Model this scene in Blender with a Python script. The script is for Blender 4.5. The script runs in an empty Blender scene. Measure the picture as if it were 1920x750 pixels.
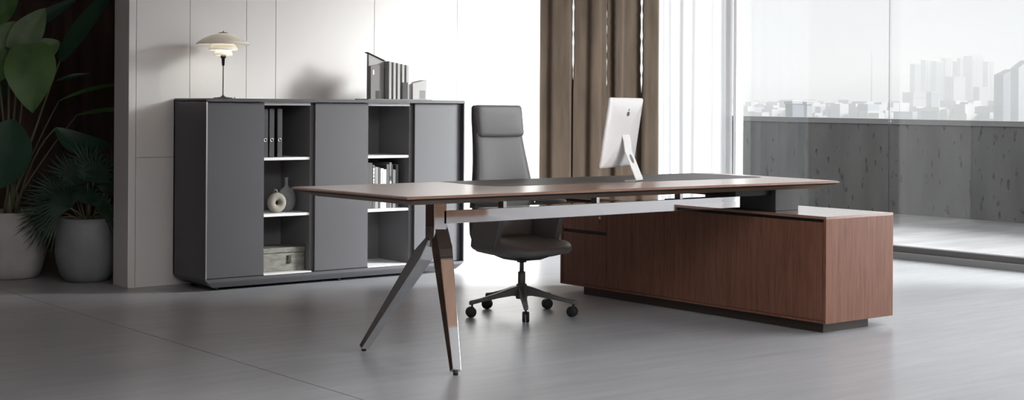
import bpy, math, random
from mathutils import Vector, Matrix
C = bpy.context.scene.collection
PI = math.pi
LUM = 11.5
rnd = random.Random(7)

# ------------------------------------------------------------------ mesh builder
class MB:
    def __init__(s): s.v = []; s.f = []; s.m = []; s.sm = []
    def add(s, vs, fs, mi=0, smooth=False):
        o = len(s.v); s.v += [tuple(p) for p in vs]
        for f in fs: s.f.append([i + o for i in f]); s.m.append(mi); s.sm.append(smooth)
        return s
    def box(s, x0, x1, y0, y1, z0, z1, mi=0):
        vs = [(x, y, z) for z in (z0, z1) for (x, y) in ((x0, y0), (x1, y0), (x1, y1), (x0, y1))]
        return s.add(vs, [(3, 2, 1, 0), (4, 5, 6, 7), (0, 1, 5, 4), (1, 2, 6, 5), (2, 3, 7, 6), (3, 0, 4, 7)], mi)
    def prism(s, poly, a, b, axis='z', mi=0, smooth=False):
        """polygon (2D) extruded a..b along axis"""
        def P(p, t):
            if axis == 'z': return (p[0], p[1], t)
            if axis == 'y': return (p[0], t, p[1])
            return (t, p[0], p[1])
        n = len(poly)
        vs = [P(p, a) for p in poly] + [P(p, b) for p in poly]
        s.add(vs, [list(range(n))[::-1], [n + i for i in range(n)]], mi)
        s.add(vs, [(i, (i + 1) % n, n + (i + 1) % n, n + i) for i in range(n)], mi, smooth)
        return s
    def loft(s, rings, cap=True, mi=0, smooth=True, closed=True):
        n = len(rings[0]); vs = [p for r in rings for p in r]; fs = []
        for k in range(len(rings) - 1):
            for i in range(n if closed else n - 1):
                j = (i + 1) % n
                fs.append((k * n + i, k * n + j, (k + 1) * n + j, (k + 1) * n + i))
        if cap:
            fs.append(list(range(n))[::-1]); fs.append([(len(rings) - 1) * n + i for i in range(n)])
        return s.add(vs, fs, mi, smooth)
    def lathe(s, prof, c=(0, 0, 0), n=32, axis='z', mi=0, smooth=True):
        rings = []
        for (r, h) in prof:
            ring = []
            for i in range(n):
                a = 2 * PI * i / n; x, y = r * math.cos(a), r * math.sin(a)
                if axis == 'z': p = (c[0] + x, c[1] + y, c[2] + h)
                elif axis == 'y': p = (c[0] + x, c[1] + h, c[2] + y)
                else: p = (c[0] + h, c[1] + x, c[2] + y)
                ring.append(p)
            rings.append(ring)
        return s.loft(rings, True, mi, smooth)
    def tube(s, pts, rad, n=10, mi=0, smooth=True):
        pts = [Vector(p) for p in pts]; rings = []
        for i, p in enumerate(pts):
            t = (pts[min(i + 1, len(pts) - 1)] - pts[max(i - 1, 0)]).normalized()
            u = t.cross(Vector((0, 0, 1)))
            if u.length < .01: u = t.cross(Vector((1, 0, 0)))
            u.normalize(); w = t.cross(u)
            r = rad[i] if isinstance(rad, (list, tuple)) else rad
            rings.append([p + u * r * math.cos(2 * PI * k / n) + w * r * math.sin(2 * PI * k / n) for k in range(n)])
        return s.loft(rings, True, mi, smooth)
    def grid(s, fn, nu, nv, mi=0, smooth=True):
        vs = [fn(i / nu, j / nv) for j in range(nv + 1) for i in range(nu + 1)]
        fs = [(j * (nu + 1) + i, j * (nu + 1) + i + 1, (j + 1) * (nu + 1) + i + 1, (j + 1) * (nu + 1) + i) for j in range(nv) for i in range(nu)]
        return s.add(vs, fs, mi, smooth)
    def build(s, name, mats, parent=None, bevel=0, seg=2, solid=0, sub=0, recalc=True, weld=False):
        import bmesh
        me = bpy.data.meshes.new(name)
        me.from_pydata(s.v, [], s.f)
        if not isinstance(mats, (list, tuple)): mats = [mats]
        for m in mats: me.materials.append(m)
        for p, mi, sm in zip(me.polygons, s.m, s.sm): p.material_index = mi; p.use_smooth = sm
        if recalc or weld:
            bm = bmesh.new(); bm.from_mesh(me)
            if weld: bmesh.ops.remove_doubles(bm, verts=bm.verts, dist=1e-5)
            bmesh.ops.recalc_face_normals(bm, faces=bm.faces); bm.to_mesh(me); bm.free()
        me.update()
        o = bpy.data.objects.new(name, me); C.objects.link(o)
        if parent: o.parent = parent
        if solid:
            md = o.modifiers.new('s', 'SOLIDIFY'); md.thickness = solid; md.offset = 0
        if bevel:
            md = o.modifiers.new('b', 'BEVEL'); md.width = bevel; md.segments = seg; md.limit_method = 'ANGLE'; md.angle_limit = math.radians(35)
            md.harden_normals = False
        if sub:
            md = o.modifiers.new('u', 'SUBSURF'); md.levels = sub; md.render_levels = sub
        return o

def tag(o, label=None, cat=None, group=None, kind=None):
    if label: o['label'] = label
    if cat: o['category'] = cat
    if group: o['group'] = group
    if kind: o['kind'] = kind
    return o
def empty(name, loc, label, cat, rz=0, group=None):
    o = bpy.data.objects.new(name, None); C.objects.link(o)
    o.empty_display_size = .1; o.location = loc; o.rotation_euler = (0, 0, rz)
    return tag(o, label, cat, group)
def struct(o): o['kind'] = 'structure'; return o

def rrect(w, h, r, n=5, cx=0, cy=0):
    """rounded rectangle outline, counter clockwise"""
    P = []
    for (sx, sy, a0) in ((1, 1, 0), (-1, 1, 90), (-1, -1, 180), (1, -1, 270)):
        for k in range(n + 1):
            a = math.radians(a0 + 90 * k / n)
            P.append((cx + sx * (w / 2 - r) + r * math.cos(a), cy + sy * (h / 2 - r) + r * math.sin(a)))
    return P

# ------------------------------------------------------------------ materials
def mat(name, col=(.5, .5, .5), rough=.5, metal=0, spec=.5, coat=0, sheen=0, trans=0):
    m = bpy.data.materials.new(name); m.use_nodes = True
    b = m.node_tree.nodes['Principled BSDF']
    b.inputs['Base Color'].default_value = (*col, 1); b.inputs['Roughness'].default_value = rough
    b.inputs['Metallic'].default_value = metal; b.inputs['Specular IOR Level'].default_value = spec
    b.inputs['Coat Weight'].default_value = coat; b.inputs['Sheen Weight'].default_value = sheen
    b.inputs['Transmission Weight'].default_value = trans
    return m
def N(m, t, **kw):
    n = m.node_tree.nodes.new(t)
    for k, v in kw.items():
        if k in n.inputs: n.inputs[k].default_value = v
        else: setattr(n, k, v)
    return n
def L(m, a, b): m.node_tree.links.new(a, b)
def B(m): return m.node_tree.nodes['Principled BSDF']
def noise_col(m, c1, c2, scale=3, detail=6, stretch=(1, 1, 1), lo=.35, hi=.65, rough=None, bump=0, dist=0, coords='Object'):
    tc = N(m, 'ShaderNodeTexCoord'); mp = N(m, 'ShaderNodeMapping'); mp.inputs['Scale'].default_value = stretch
    L(m, tc.outputs[coords], mp.inputs['Vector'])
    nz = N(m, 'ShaderNodeTexNoise'); nz.inputs['Scale'].default_value = scale; nz.inputs['Detail'].default_value = detail
    nz.inputs['Distortion'].default_value = dist
    L(m, mp.outputs[0], nz.inputs['Vector'])
    cr = N(m, 'ShaderNodeValToRGB'); e = cr.color_ramp.elements
    e[0].position = lo; e[1].position = hi; e[0].color = (*c1, 1); e[1].color = (*c2, 1)
    L(m, nz.outputs['Fac'], cr.inputs[0]); L(m, cr.outputs[0], B(m).inputs['Base Color'])
    if rough:
        mr = N(m, 'ShaderNodeMapRange'); mr.inputs['To Min'].default_value = rough[0]; mr.inputs['To Max'].default_value = rough[1]
        L(m, nz.outputs['Fac'], mr.inputs['Value']); L(m, mr.outputs[0], B(m).inputs['Roughness'])
    if bump:
        bp = N(m, 'ShaderNodeBump'); bp.inputs['Strength'].default_value = bump; bp.inputs['Distance'].default_value = .01
        L(m, nz.outputs['Fac'], bp.inputs['Height']); L(m, bp.outputs[0], B(m).inputs['Normal'])
    return m, nz, mp

# polished concrete floor: cloudy patches, a little gloss
M_floor = mat('polished_concrete', rough=.38, spec=.45)
_, nzf, mpf = noise_col(M_floor, (.315, .33, .35), (.385, .402, .425), scale=.8, detail=2.5, stretch=(.7, 1.4, 1), lo=.3, hi=.7, rough=(.28, .38))
_crf = [n for n in M_floor.node_tree.nodes if n.type == 'VALTORGB'][0]
_n2 = N(M_floor, 'ShaderNodeTexNoise'); _n2.inputs['Scale'].default_value = 5; _n2.inputs['Detail'].default_value = 8; _n2.inputs['Roughness'].default_value = .6
_m2 = N(M_floor, 'ShaderNodeMapping'); _m2.inputs['Scale'].default_value = (.5, 2.2, 1); L(M_floor, mpf.outputs[0], _m2.inputs['Vector']); L(M_floor, _m2.outputs[0], _n2.inputs['Vector'])
_mr = N(M_floor, 'ShaderNodeMapRange'); _mr.inputs['From Min'].default_value = .3; _mr.inputs['From Max'].default_value = .7; _mr.inputs['To Min'].default_value = .86; _mr.inputs['To Max'].default_value = 1.1
L(M_floor, _n2.outputs['Fac'], _mr.inputs['Value'])
_mx = N(M_floor, 'ShaderNodeMix', data_type='RGBA', blend_type='MULTIPLY'); _mx.inputs[0].default_value = 1
L(M_floor, _crf.outputs[0], _mx.inputs[6]); L(M_floor, _mr.outputs[0], _mx.inputs[7]); L(M_floor, _mx.outputs[2], B(M_floor).inputs['Base Color'])
M_wall = mat('warm_white_panel', (.59, .586, .578), .42, spec=.35)
M_ceil = mat('white_plaster', (.62, .62, .61), .8)
M_brownwall = mat('dark_walnut_cladding', rough=.6, spec=.3)
noise_col(M_brownwall, (.07, .045, .035), (.14, .09, .07), scale=5, detail=6, stretch=(2.5, 2.5, .25))
M_backwood = mat('walnut_panel', rough=.5)
noise_col(M_backwood, (.16, .085, .05), (.25, .14, .09), scale=5, detail=6, stretch=(2.5, 2.5, .25))
M_soffit = mat('added_timber_soffit', rough=.5)
noise_col(M_soffit, (.38, .225, .15), (.48, .29, .20), scale=5, detail=6, stretch=(2.5, .25, 2.5))
M_pier = mat('light_grey_plaster', (.60, .60, .61), .7)
M_sidedark = mat('dark_grey_plaster', (.42, .42, .43), .7)

def walnut(name, c1, c2, c3, rough=.36, stretch=(14, 14, .35)):
    m = mat(name, rough=rough, spec=.3)
    _, nz, mp = noise_col(m, c1, c2, scale=4, detail=5, stretch=stretch, lo=.3, hi=.7)
    cr = [n for n in m.node_tree.nodes if n.type == 'VALTORGB'][0]
    n2 = N(m, 'ShaderNodeTexNoise'); n2.inputs['Scale'].default_value = 22; n2.inputs['Detail'].default_value = 3
    L(m, mp.outputs[0], n2.inputs['Vector'])
    mx = N(m, 'ShaderNodeMix', data_type='RGBA'); mx.inputs[7].default_value = (*c3, 1)
    r2 = N(m, 'ShaderNodeValToRGB'); r2.color_ramp.elements[0].position = .5; r2.color_ramp.elements[1].position = .72
    L(m, n2.outputs['Fac'], r2.inputs[0]); L(m, r2.outputs[0], mx.inputs[0]); L(m, cr.outputs[0], mx.inputs[6])
    L(m, mx.outputs[2], B(m).inputs['Base Color'])
    return m
M_wood = walnut('walnut_veneer_vertical', (.18, .080, .052), (.24, .114, .076), (.115, .048, .031))
M_woodtop = walnut('walnut_veneer_flat', (.26, .15, .11), (.33, .19, .14), (.22, .12, .085), rough=.36, stretch=(.5, 14, 14))
M_woodtopv = walnut('walnut_veneer_cross', (.26, .15, .11), (.33, .19, .14), (.22, .12, .085), rough=.30, stretch=(14, .5, 14))
M_woodedge = walnut('walnut_edge', (.12, .055, .035), (.17, .08, .052), (.09, .04, .025), rough=.35, stretch=(.5, 14, 14))
M_plinth = mat('dark_bronze_plinth', (.045, .032, .024), .45)
M_dark = mat('shadow_gap_black', (.012, .011, .010), .6)
for _m, _r in ((M_woodtop, .28), (M_woodtopv, .12)):
    B(_m).inputs['Coat Weight'].default_value = 1; B(_m).inputs['Coat Roughness'].default_value = _r
M_pad = mat('grey_leather_inlay', (.085, .088, .09), .5, spec=.5)
M_cab = mat('graphite_lacquer', (.076, .076, .084), .42, spec=.4)
M_cabin = mat('graphite_interior', (.17, .17, .175), .6, spec=.3)
M_shelf = mat('light_grey_shelf', (.80, .80, .81), .4)
M_alu = mat('brushed_aluminium', (.72, .72, .73), .28, metal=1)
M_chrome = mat('polished_chrome', (.80, .80, .81), .035, metal=1)
M_block = mat('anthracite_metal', (.055, .056, .060), .45, metal=0)
M_black = mat('black_plastic', (.012, .012, .013), .45)
M_rubber = mat('black_rubber', (.010, .010, .010), .6)
M_armskin = mat('grey_arm_leather', (.20, .20, .205), .45)
M_leather = mat('charcoal_leather', (.22, .223, .23), .36, spec=.5)
M_leather2 = mat('dark_shell_leather', (.05, .05, .053), .42)
M_base = mat('gunmetal_painted', (.13, .13, .133), .38, metal=.3)
M_white = mat('white_gloss_plastic', (.80, .80, .80), .22)
M_logo = mat('dark_grey_mark', (.10, .10, .10), .3)
M_screen = mat('black_glass_screen', (.006, .006, .007), .08)
M_opal = mat('opal_glass', (.90, .88, .83), .25, spec=.5)
_n = M_opal.node_tree; _t = N(M_opal, 'ShaderNodeBsdfTranslucent'); _t.inputs[0].default_value = (.92, .90, .84, 1)
_x = N(M_opal, 'ShaderNodeMixShader'); _x.inputs[0].default_value = .3
L(M_opal, B(M_opal).outputs[0], _x.inputs[1]); L(M_opal, _t.outputs[0], _x.inputs[2])
L(M_opal, _x.outputs[0], [q for q in _n.nodes if q.type == 'OUTPUT_MATERIAL'][0].inputs['Surface'])
M_bulb = mat('added_glow_bulb', (.9, .9, .85), .5); B(M_bulb).inputs['Emission Color'].default_value = (1, .93, .82, 1); B(M_bulb).inputs['Emission Strength'].default_value = 55  # glow added inside the lamp to brighten its opal shades
M_lampmetal = mat('dark_patinated_metal', (.035, .033, .030), .35, metal=.7)
M_model1 = mat('pale_grey_card', (.34, .34, .34), .7)
M_model2 = mat('mid_grey_card', (.17, .17, .165), .7)
M_model3 = mat('charcoal_card', (.03, .03, .03), .7)
M_modelw = mat('white_card', (.6, .6, .6), .7)
M_brown_c = mat('brown_curtain_cloth', rough=.9, spec=.1)
noise_col(M_brown_c, (.027, .019, .013), (.046, .034, .025), scale=4, detail=8, stretch=(3, 3, .5), lo=.3, hi=.7, bump=.15)
M_pot1 = mat('pale_stone_pot', rough=.75); noise_col(M_pot1, (.34, .34, .33), (.42, .42, .41), scale=6)
M_pot2 = mat('grey_ceramic_pot', rough=.6); noise_col(M_pot2, (.17, .18, .19), (.21, .22, .235), scale=6)
M_soil = mat('potting_soil', (.02, .014, .010), .95)
M_leafA = mat('mid_green_leaf', rough=.42); noise_col(M_leafA, (.045, .105, .035), (.085, .17, .055), scale=5, detail=3)
M_leafB = mat('deep_green_leaf', rough=.4); noise_col(M_leafB, (.010, .045, .026), (.020, .070, .038), scale=4, detail=3)
M_leafC = mat('palm_green', rough=.5); noise_col(M_leafC, (.010, .030, .016), (.020, .050, .026), scale=8, detail=3)
M_stem = mat('plant_stem', (.12, .12, .07), .6)
M_vaseA = mat('beige_stoneware', rough=.8); noise_col(M_vaseA, (.24, .22, .19), (.30, .28, .24), scale=14)
M_vaseB = mat('grey_stoneware', rough=.8); noise_col(M_vaseB, (.18, .20, .20), (.24, .26, .26), scale=14)
M_box = mat('grey_marbled_box', rough=.6); noise_col(M_box, (.10, .10, .085), (.20, .20, .17), scale=14, detail=8, stretch=(1, 1, 2.5))
M_brass = mat('aged_clasp_metal', (.10, .10, .09), .35, metal=.8)
M_binder = mat('black_binder_card', (.022, .022, .024), .45)

# concrete of the parapet: vertical formwork streaks and small pits
M_conc = mat('board_cast_concrete', rough=.75)
_, nzc, mpc = noise_col(M_conc, (.105, .108, .108), (.155, .158, .158), scale=1.6, detail=8, stretch=(2.2, 2.2, .5), lo=.3, hi=.7)
vp = N(M_conc, 'ShaderNodeTexNoise'); vp.inputs['Scale'].default_value = 11; vp.inputs['Detail'].default_value = 4
mp2 = N(M_conc, 'ShaderNodeMapping'); mp2.inputs['Scale'].default_value = (1, 1.4, .6)
tc2 = N(M_conc, 'ShaderNodeTexCoord'); L(M_conc, tc2.outputs['Object'], mp2.inputs['Vector']); L(M_conc, mp2.outputs[0], vp.inputs['Vector'])
rp = N(M_conc, 'ShaderNodeValToRGB'); rp.color_ramp.elements[0].position = .62; rp.color_ramp.elements[1].position = .70
rp.color_ramp.elements[0].color = (1, 1, 1, 1); rp.color_ramp.elements[1].color = (0, 0, 0, 1)
L(M_conc, vp.outputs['Fac'], rp.inputs[0])
bpn = N(M_conc, 'ShaderNodeBump'); bpn.inputs['Strength'].default_value = .8; bpn.inputs['Distance'].default_value = .02
L(M_conc, rp.outputs[0], bpn.inputs['Height']); L(M_conc, bpn.outputs[0], B(M_conc).inputs['Normal'])
crc = [n for n in M_conc.node_tree.nodes if n.type == 'VALTORGB' and n is not rp][0]
mxc = N(M_conc, 'ShaderNodeMix', data_type='RGBA', blend_type='MULTIPLY'); mxc.inputs[0].default_value = .35
L(M_conc, crc.outputs[0], mxc.inputs[6]); L(M_conc, rp.outputs[0], mxc.inputs[7]); L(M_conc, mxc.outputs[2], B(M_conc).inputs['Base Color'])
M_terrace = mat('terrace_screed', rough=.6)
noise_col(M_terrace, (.23, .23, .24), (.31, .31, .32), scale=1.5, detail=7, stretch=(.8, 2.5, 1))
M_coping = mat('zinc_coping', (.24, .245, .25), .4, metal=.4)
M_sill1 = mat('dark_threshold_metal', (.10, .098, .10), .5)
M_sill2 = mat('grey_threshold_metal', (.20, .205, .21), .45)

M_frame = mat('white_frame_paint', (.78, .78, .79), .4)

# architectural glass: mostly clear, reflects by angle (the same for every ray)
def glass(name, tint=(.97, .98, .98)):
    m = bpy.data.materials.new(name); m.use_nodes = True; nt = m.node_tree
    for n in list(nt.nodes):
        if n.type != 'OUTPUT_MATERIAL': nt.nodes.remove(n)
    out = [n for n in nt.nodes if n.type == 'OUTPUT_MATERIAL'][0]
    t = nt.nodes.new('ShaderNodeBsdfTransparent'); t.inputs[0].default_value = (*tint, 1)
    g = nt.nodes.new('ShaderNodeBsdfGlossy'); g.inputs['Roughness'].default_value = .02
    f = nt.nodes.new('ShaderNodeFresnel'); f.inputs[0].default_value = 1.25
    mx = nt.nodes.new('ShaderNodeMixShader')
    nt.links.new(f.outputs[0], mx.inputs[0]); nt.links.new(t.outputs[0], mx.inputs[1]); nt.links.new(g.outputs[0], mx.inputs[2])
    nt.links.new(mx.outputs[0], out.inputs['Surface'])
    return m
M_glass = glass('window_glass'); M_seal = glass('clear_edge_seal', (.82, .84, .85))
# sheer voile: part transparent weave, part translucent cloth
M_sheer = bpy.data.materials.new('white_voile'); M_sheer.use_nodes = True
nt = M_sheer.node_tree
for n in list(nt.nodes):
    if n.type != 'OUTPUT_MATERIAL': nt.nodes.remove(n)
out = [n for n in nt.nodes if n.type == 'OUTPUT_MATERIAL'][0]
tr = nt.nodes.new('ShaderNodeBsdfTransparent')
tl = nt.nodes.new('ShaderNodeBsdfTranslucent'); tl.inputs[0].default_value = (.62, .63, .65, 1)
df = nt.nodes.new('ShaderNodeBsdfDiffuse'); df.inputs[0].default_value = (.62, .63, .65, 1)
m1 = nt.nodes.new('ShaderNodeMixShader'); m1.inputs[0].default_value = .5
nt.links.new(tl.outputs[0], m1.inputs[1]); nt.links.new(df.outputs[0], m1.inputs[2])
m2 = nt.nodes.new('ShaderNodeMixShader'); m2.inputs[0].default_value = .92
nt.links.new(tr.outputs[0], m2.inputs[1]); nt.links.new(m1.outputs[0], m2.inputs[2]); nt.links.new(m2.outputs[0], out.inputs['Surface'])

M_fillblind = bpy.data.materials.new('fill_blind_cloth'); M_fillblind.use_nodes = True  # cloth of the added blind, passes sunlight on as soft fill
nt = M_fillblind.node_tree
for n in list(nt.nodes):
    if n.type != 'OUTPUT_MATERIAL': nt.nodes.remove(n)
tl = nt.nodes.new('ShaderNodeBsdfTranslucent'); tl.inputs[0].default_value = (.93, .94, .95, 1)
nt.links.new(tl.outputs[0], [n for n in nt.nodes if n.type == 'OUTPUT_MATERIAL'][0].inputs['Surface'])
# ------------------------------------------------------------------ room shell
CEIL = 3.1
WV, WU = 8.397, 9.007             # back wall plane, window wall plane
# floor with one saw-cut joint
JU = 2.975
EDGE = 4.55
mb = MB()
mb.box(-2.0, JU - .003, -1.4, 11.1, -.12, 0); mb.box(JU + .003, WU - .04, -1.4, WV + .24, -.12, 0); mb.box(WU - .04, WU + .10, WV + .2, WV + .24, -.12, 0)
mb.box(JU + .003, 7.0, WV + .24, 11.1, -.12, 0)
mb.box(JU - .003, JU + .003, -1.4, 11.1, -.12, -.006, 1)
struct(mb.build('floor', [M_floor, M_dark]))
mb = MB(); mb.box(-2.1, WU + .25, -1.5, 2.5, CEIL, CEIL + .2); mb.box(-2.1, WU + .25, 2.5, 11.2, CEIL, CEIL + .2, 1); struct(mb.build('ceiling', [M_ceil, M_soffit]))  # timber part of the unseen ceiling added for brown reflections in the leg
# back wall: flush panels with thin grooves
mb = MB()
mb.box(3.632, 6.858, WV + .012, WV + .215, 0, CEIL, 0)
seams = [3.663, 4.018, 4.413, 4.626, 5.388, 6.09, 6.858]
g = .0012
for a, b in zip(seams[:-1], seams[1:]):
    mb.box(a + g, b - g, WV, WV + .0125, 0, .796 - g); mb.box(a + g, b - g, WV, WV + .0125, .796 + g, CEIL)
mb.box(3.615, 3.663 - g, WV, WV + .22, 0, CEIL, 0)                                  # end cap of the partition
struct(mb.build('wall_back', M_wall, bevel=.0012, seg=1))
# window wall: pier near the camera, glazing beyond, low sill and mullion for the added blind window
mb = MB(); mb.box(WU, WU + .25, -1.5, 1.9, 0, CEIL); mb.box(WU, WU + .25, 1.9, EDGE, 0, .10); mb.box(WU, WU + .16, EDGE - .05, EDGE, 0, CEIL)
struct(mb.build('wall_right', M_pier))
mb = MB(); mb.box(-2.0, WU + .25, -1.6, -1.4, 0, CEIL); struct(mb.build('wall_front', M_backwood))
mb = MB(); mb.box(-2.2, -2.0, -1.6, 11.2, 0, CEIL); struct(mb.build('wall_left', M_sidedark))
mb = MB(); mb.box(-2.0, 7.0, 11.0, 11.2, 0, CEIL); mb.box(6.9, 7.1, WV + .23, 11.0, 0, CEIL)
struct(mb.build('wall_alcove', M_brownwall))
# threshold / sliding track (two steps) along the window wall
mb = MB(); mb.box(WU - .04, WU + .02, EDGE, WV + .2, 0, .047); struct(mb.build('trim_1', M_sill2, bevel=.003))
mb = MB(); mb.box(WU + .02, WU + .10, EDGE, WV + .2, 0, .090); struct(mb.build('trim_2', M_sill1, bevel=.003))
# corner post where the two glazed walls meet, painted white
mb = MB(); mb.box(WU - .025, WU + .06, WV - .005, WV + .03, 0, CEIL)
struct(mb.build('trim_3', M_frame, bevel=.003))
# windows
for nm, vs in (('window_1', ((EDGE, 6.885), (6.895, WV))),):
    w = bpy.data.objects.new(nm, None); C.objects.link(w); struct(w)
    w.location = (WU + .06, 6.9, .09)
    for a, b in vs:
        MB().box(0, .008, a - 6.9, b - 6.9, 0, CEIL - .09).build('pane', M_glass, w)
    MB().box(-.001, .009, -.0025, .0025, 0, CEIL - .09).build('glazing_seal', M_seal, w)
w = bpy.data.objects.new('window_fill', None); C.objects.link(w); struct(w); w.location = (WU + .06, 2.5, .1)  # invented side window, its sunlit blind added out of view as fill
MB().box(0, .008, -.6, EDGE - .05 - 2.5, 0, CEIL - .1).build('pane', M_glass, w)
bl = MB().box(WU + .015, WU + .018, 1.9, EDGE - .055, .102, CEIL).build('fill_blind', M_fillblind)
tag(bl, 'unseen white blind added over an invented side window to spread fill light', 'blind')
w = bpy.data.objects.new('window_2', None); C.objects.link(w); struct(w); w.location = (7.98, WV + .18, 0)
MB().box(-1.10, 1.04, 0, .008, .03, CEIL).build('pane', M_glass, w)
MB().box(-1.10, 1.04, -.02, .03, 0, .03).build('bottom_rail', M_frame, w)

# ------------------------------------------------------------------ terrace outside
mb = MB(); mb.box(WU + .10, 13.1, 2.0, 13.2, -.15, 0); mb.box(6.5, WU + .10, WV + .22, 13.2, -.15, 0)
o = struct(mb.build('floor_terrace', M_terrace))
# parapet (its coping falls slightly along its length)
PU = 12.812
mb = MB()
v0, v1 = 3.0, 12.62
vs = [(PU, v0, 0), (PU + .22, v0, 0), (PU + .22, v1, 0), (PU, v1, 0), (PU, v0, .925), (PU + .22, v0, .925), (PU + .22, v1, .965), (PU, v1, .965)]
mb.add(vs, [(3, 2, 1, 0), (4, 5, 6, 7), (0, 1, 5, 4), (1, 2, 6, 5), (2, 3, 7, 6), (3, 0, 4, 7)])
struct(mb.build('wall_parapet', M_conc))
mb = MB(); a, b = PU - .015, PU + .24
for (z0, z1, e) in ((0, .052, 0),):
    vs = [(a, v0, .927), (b, v0, .927), (b, v1 + .01, .967), (a, v1 + .01, .967), (a, v0, .977), (b, v0, .977), (b, v1 + .01, 1.03), (a, v1 + .01, 1.03)]
    mb.add(vs, [(3, 2, 1, 0), (4, 5, 6, 7), (0, 1, 5, 4), (1, 2, 6, 5), (2, 3, 7, 6), (3, 0, 4, 7)])
struct(mb.build('trim_4', M_coping, bevel=.004))

# ------------------------------------------------------------------ curtains
def fold(u, seed, per, amp):
    r = random.Random(seed); ph = [r.uniform(0, 6.28) for _ in range(4)]
    x = u / per * 2 * PI
    return amp * (math.sin(x + .7 * math.sin(x * .37 + ph[0])) + .35 * math.sin(2.3 * x + ph[1]) + .2 * math.sin(.51 * x + ph[2]))
def curtain(mb, u0, u1, vbase, z0, z1, seed, per, amp, n, edge=None, nz=40, sharp=False):
    def fn(s, t):
        z = z0 + (z1 - z0) * t
        a, b = u0, u1
        if edge: a += edge(z, 0); b -= edge(z, 1)
        u = a + (b - a) * s
        k = .8 + .2 * (1 - t)
        f = fold(u, seed, per, amp)
        if sharp: f = amp * 1.3 * math.tanh(1.8 * f / amp)
        return (u + .012 * math.sin(t * 3 + s * 9) * (1 - t), vbase + k * f, z)
    mb.grid(fn, n, nz)
# brown drape: four widths side by side, light leaks through slits between them
mb = MB()
cuts = [6.868, 7.245, 7.590, 7.945, 8.150]
def mk(i):
    def edge(z, side):
        k = i if side == 0 else i + 1
        if k in (0, 4): return 0
        zl = {1: (1.25, 1.62), 2: (1.05, 2.2), 3: (1.12, 1.60)}[k]
        if z < zl[0]: return -.012
        q = min(1, (z - zl[0]) / .25)
        return -.012 + q * (.0135 + .0022 * math.sin(z * 47 + k) + .0018 * math.sin(z * 113 + k * 2))
    return edge
for i in range(4):
    a, b = cuts[i], cuts[i + 1]
    curtain(mb, a, b, WV + .062 - .008 * (i % 2), .02, CEIL - .02, 5, .30, .012, int((b - a) * 160), mk(i), 90, True)
tag(mb.build('drape_curtain', M_brown_c, solid=.004), 'heavy dark brown curtain hanging between the white wall and the white sheer curtain', 'curtain')
mb = MB(); curtain(mb, 8.152, 9.02, WV + .07, .02, CEIL - .02, 11, .16, .009, 220)
tag(mb.build('sheer_curtain', M_sheer, recalc=False), 'sheer white pleated curtain in the corner beside the big window', 'curtain')

# ------------------------------------------------------------------ storage cabinet
cab = empty('storage_cabinet', (4.87, 7.944, 0), 'graphite grey storage cabinet with three doors and two open shelf bays by the wall', 'cabinet')
def cx(u): return u - 4.87
U1, U2, H = 3.910, 5.831, 1.163
D = .448                                  # depth to the wall
def shell_poly(u1, u2, zt, zb, ch, r=.012):
    # outline seen from the front; bottom corners chamfered and softened
    return [(u1 + ch * 1.0, zb), (u2 - ch * 1.0, zb), (u2 - ch * .45, zb + ch * .33), (u2 - ch * .08, zb + ch * .72), (u2, zb + ch),
            (u2, zt - r), (u2 - r * .3, zt - r * .3), (u2 - r, zt), (u1 + r, zt), (u1 + r * .3, zt - r * .3), (u1, zt - r),
            (u1, zb + ch), (u1 + ch * .08, zb + ch * .72), (u1 + ch * .45, zb + ch * .33)]
mb = MB()
outer = shell_poly(cx(U1), cx(U2), H, .018, .075)
TH = .010
zin = .072
inner = [(cx(U1) + TH, zin), (cx(U2) - TH, zin), (cx(U2) - TH, H - .020), (cx(U1) + TH, H - .020)]
# ring-shaped shell: side walls, top, bottom (built as boxes plus the chamfered underbody)
mb.box(cx(U1), cx(U1) + TH, 0, D, zin, H - .012)
mb.box(cx(U2) - TH, cx(U2), 0, D, zin, H - .012)
top = [(cx(U1), H - .020), (cx(U2), H - .020), (cx(U2), H - .008), (cx(U2) - .003, H - .003), (cx(U2) - .009, H), (cx(U1) + .009, H), (cx(U1) + .003, H - .003), (cx(U1), H - .008)]
mb.prism(top, 0, D, 'y')
mb.box(cx(U1), cx(U2), .38 + .05, D, zin, H - .012)         # back panel
body = mb.build('body', M_cab, cab, bevel=.0015, seg=1)
# under-body rail, chamfered to the ends and sloping back at the front
def base_ring(y, zb, zt, ins, ch):
    a, b = cx(U1), cx(U2)
    return [(a + ins, y, zt), (a + ins, y, zb + ch), (a + ins + .012, y, zb + ch * .55), (a + ins + ch * .75, y, zb + .012), (a + ins + ch * 1.25, y, zb),
            (b - ins - ch * 1.25, y, zb), (b - ins - ch * .75, y, zb + .012), (b - ins - .012, y, zb + ch * .55), (b - ins, y, zb + ch), (b - ins, y, zt)]
mb = MB()
mb.loft([base_ring(0.0, .055, zin, 0, .012), base_ring(.004, .045, zin, 0, .022), base_ring(.018, .020, zin, 0, .048), base_ring(D, .020, zin, 0, .050)], smooth=False)
mb.build('base_rail', M_cab, cab)
mb = MB()
for (x, y) in ((cx(U1) + .1, .06), (cx(U2) - .1, .06), (cx(U1) + .1, .36), (cx(U2) - .1, .36), (0, .06), (0, .36)):
    MB().lathe([(.016, 0), (.016, .021)], (x, y, 0), 16).build('foot', M_black, cab)
DV = .030                                # doors sit 30 mm back from the shell's front edge
def door(a, b):
    d = MB().box(cx(a), cx(b), DV, DV + .022, zin + .003, H - .024).build('door', M_cab, cab, bevel=.001, seg=1)
    return d
door(3.923, 4.317); door(4.679, 5.075); door(5.440, 5.819)
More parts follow.
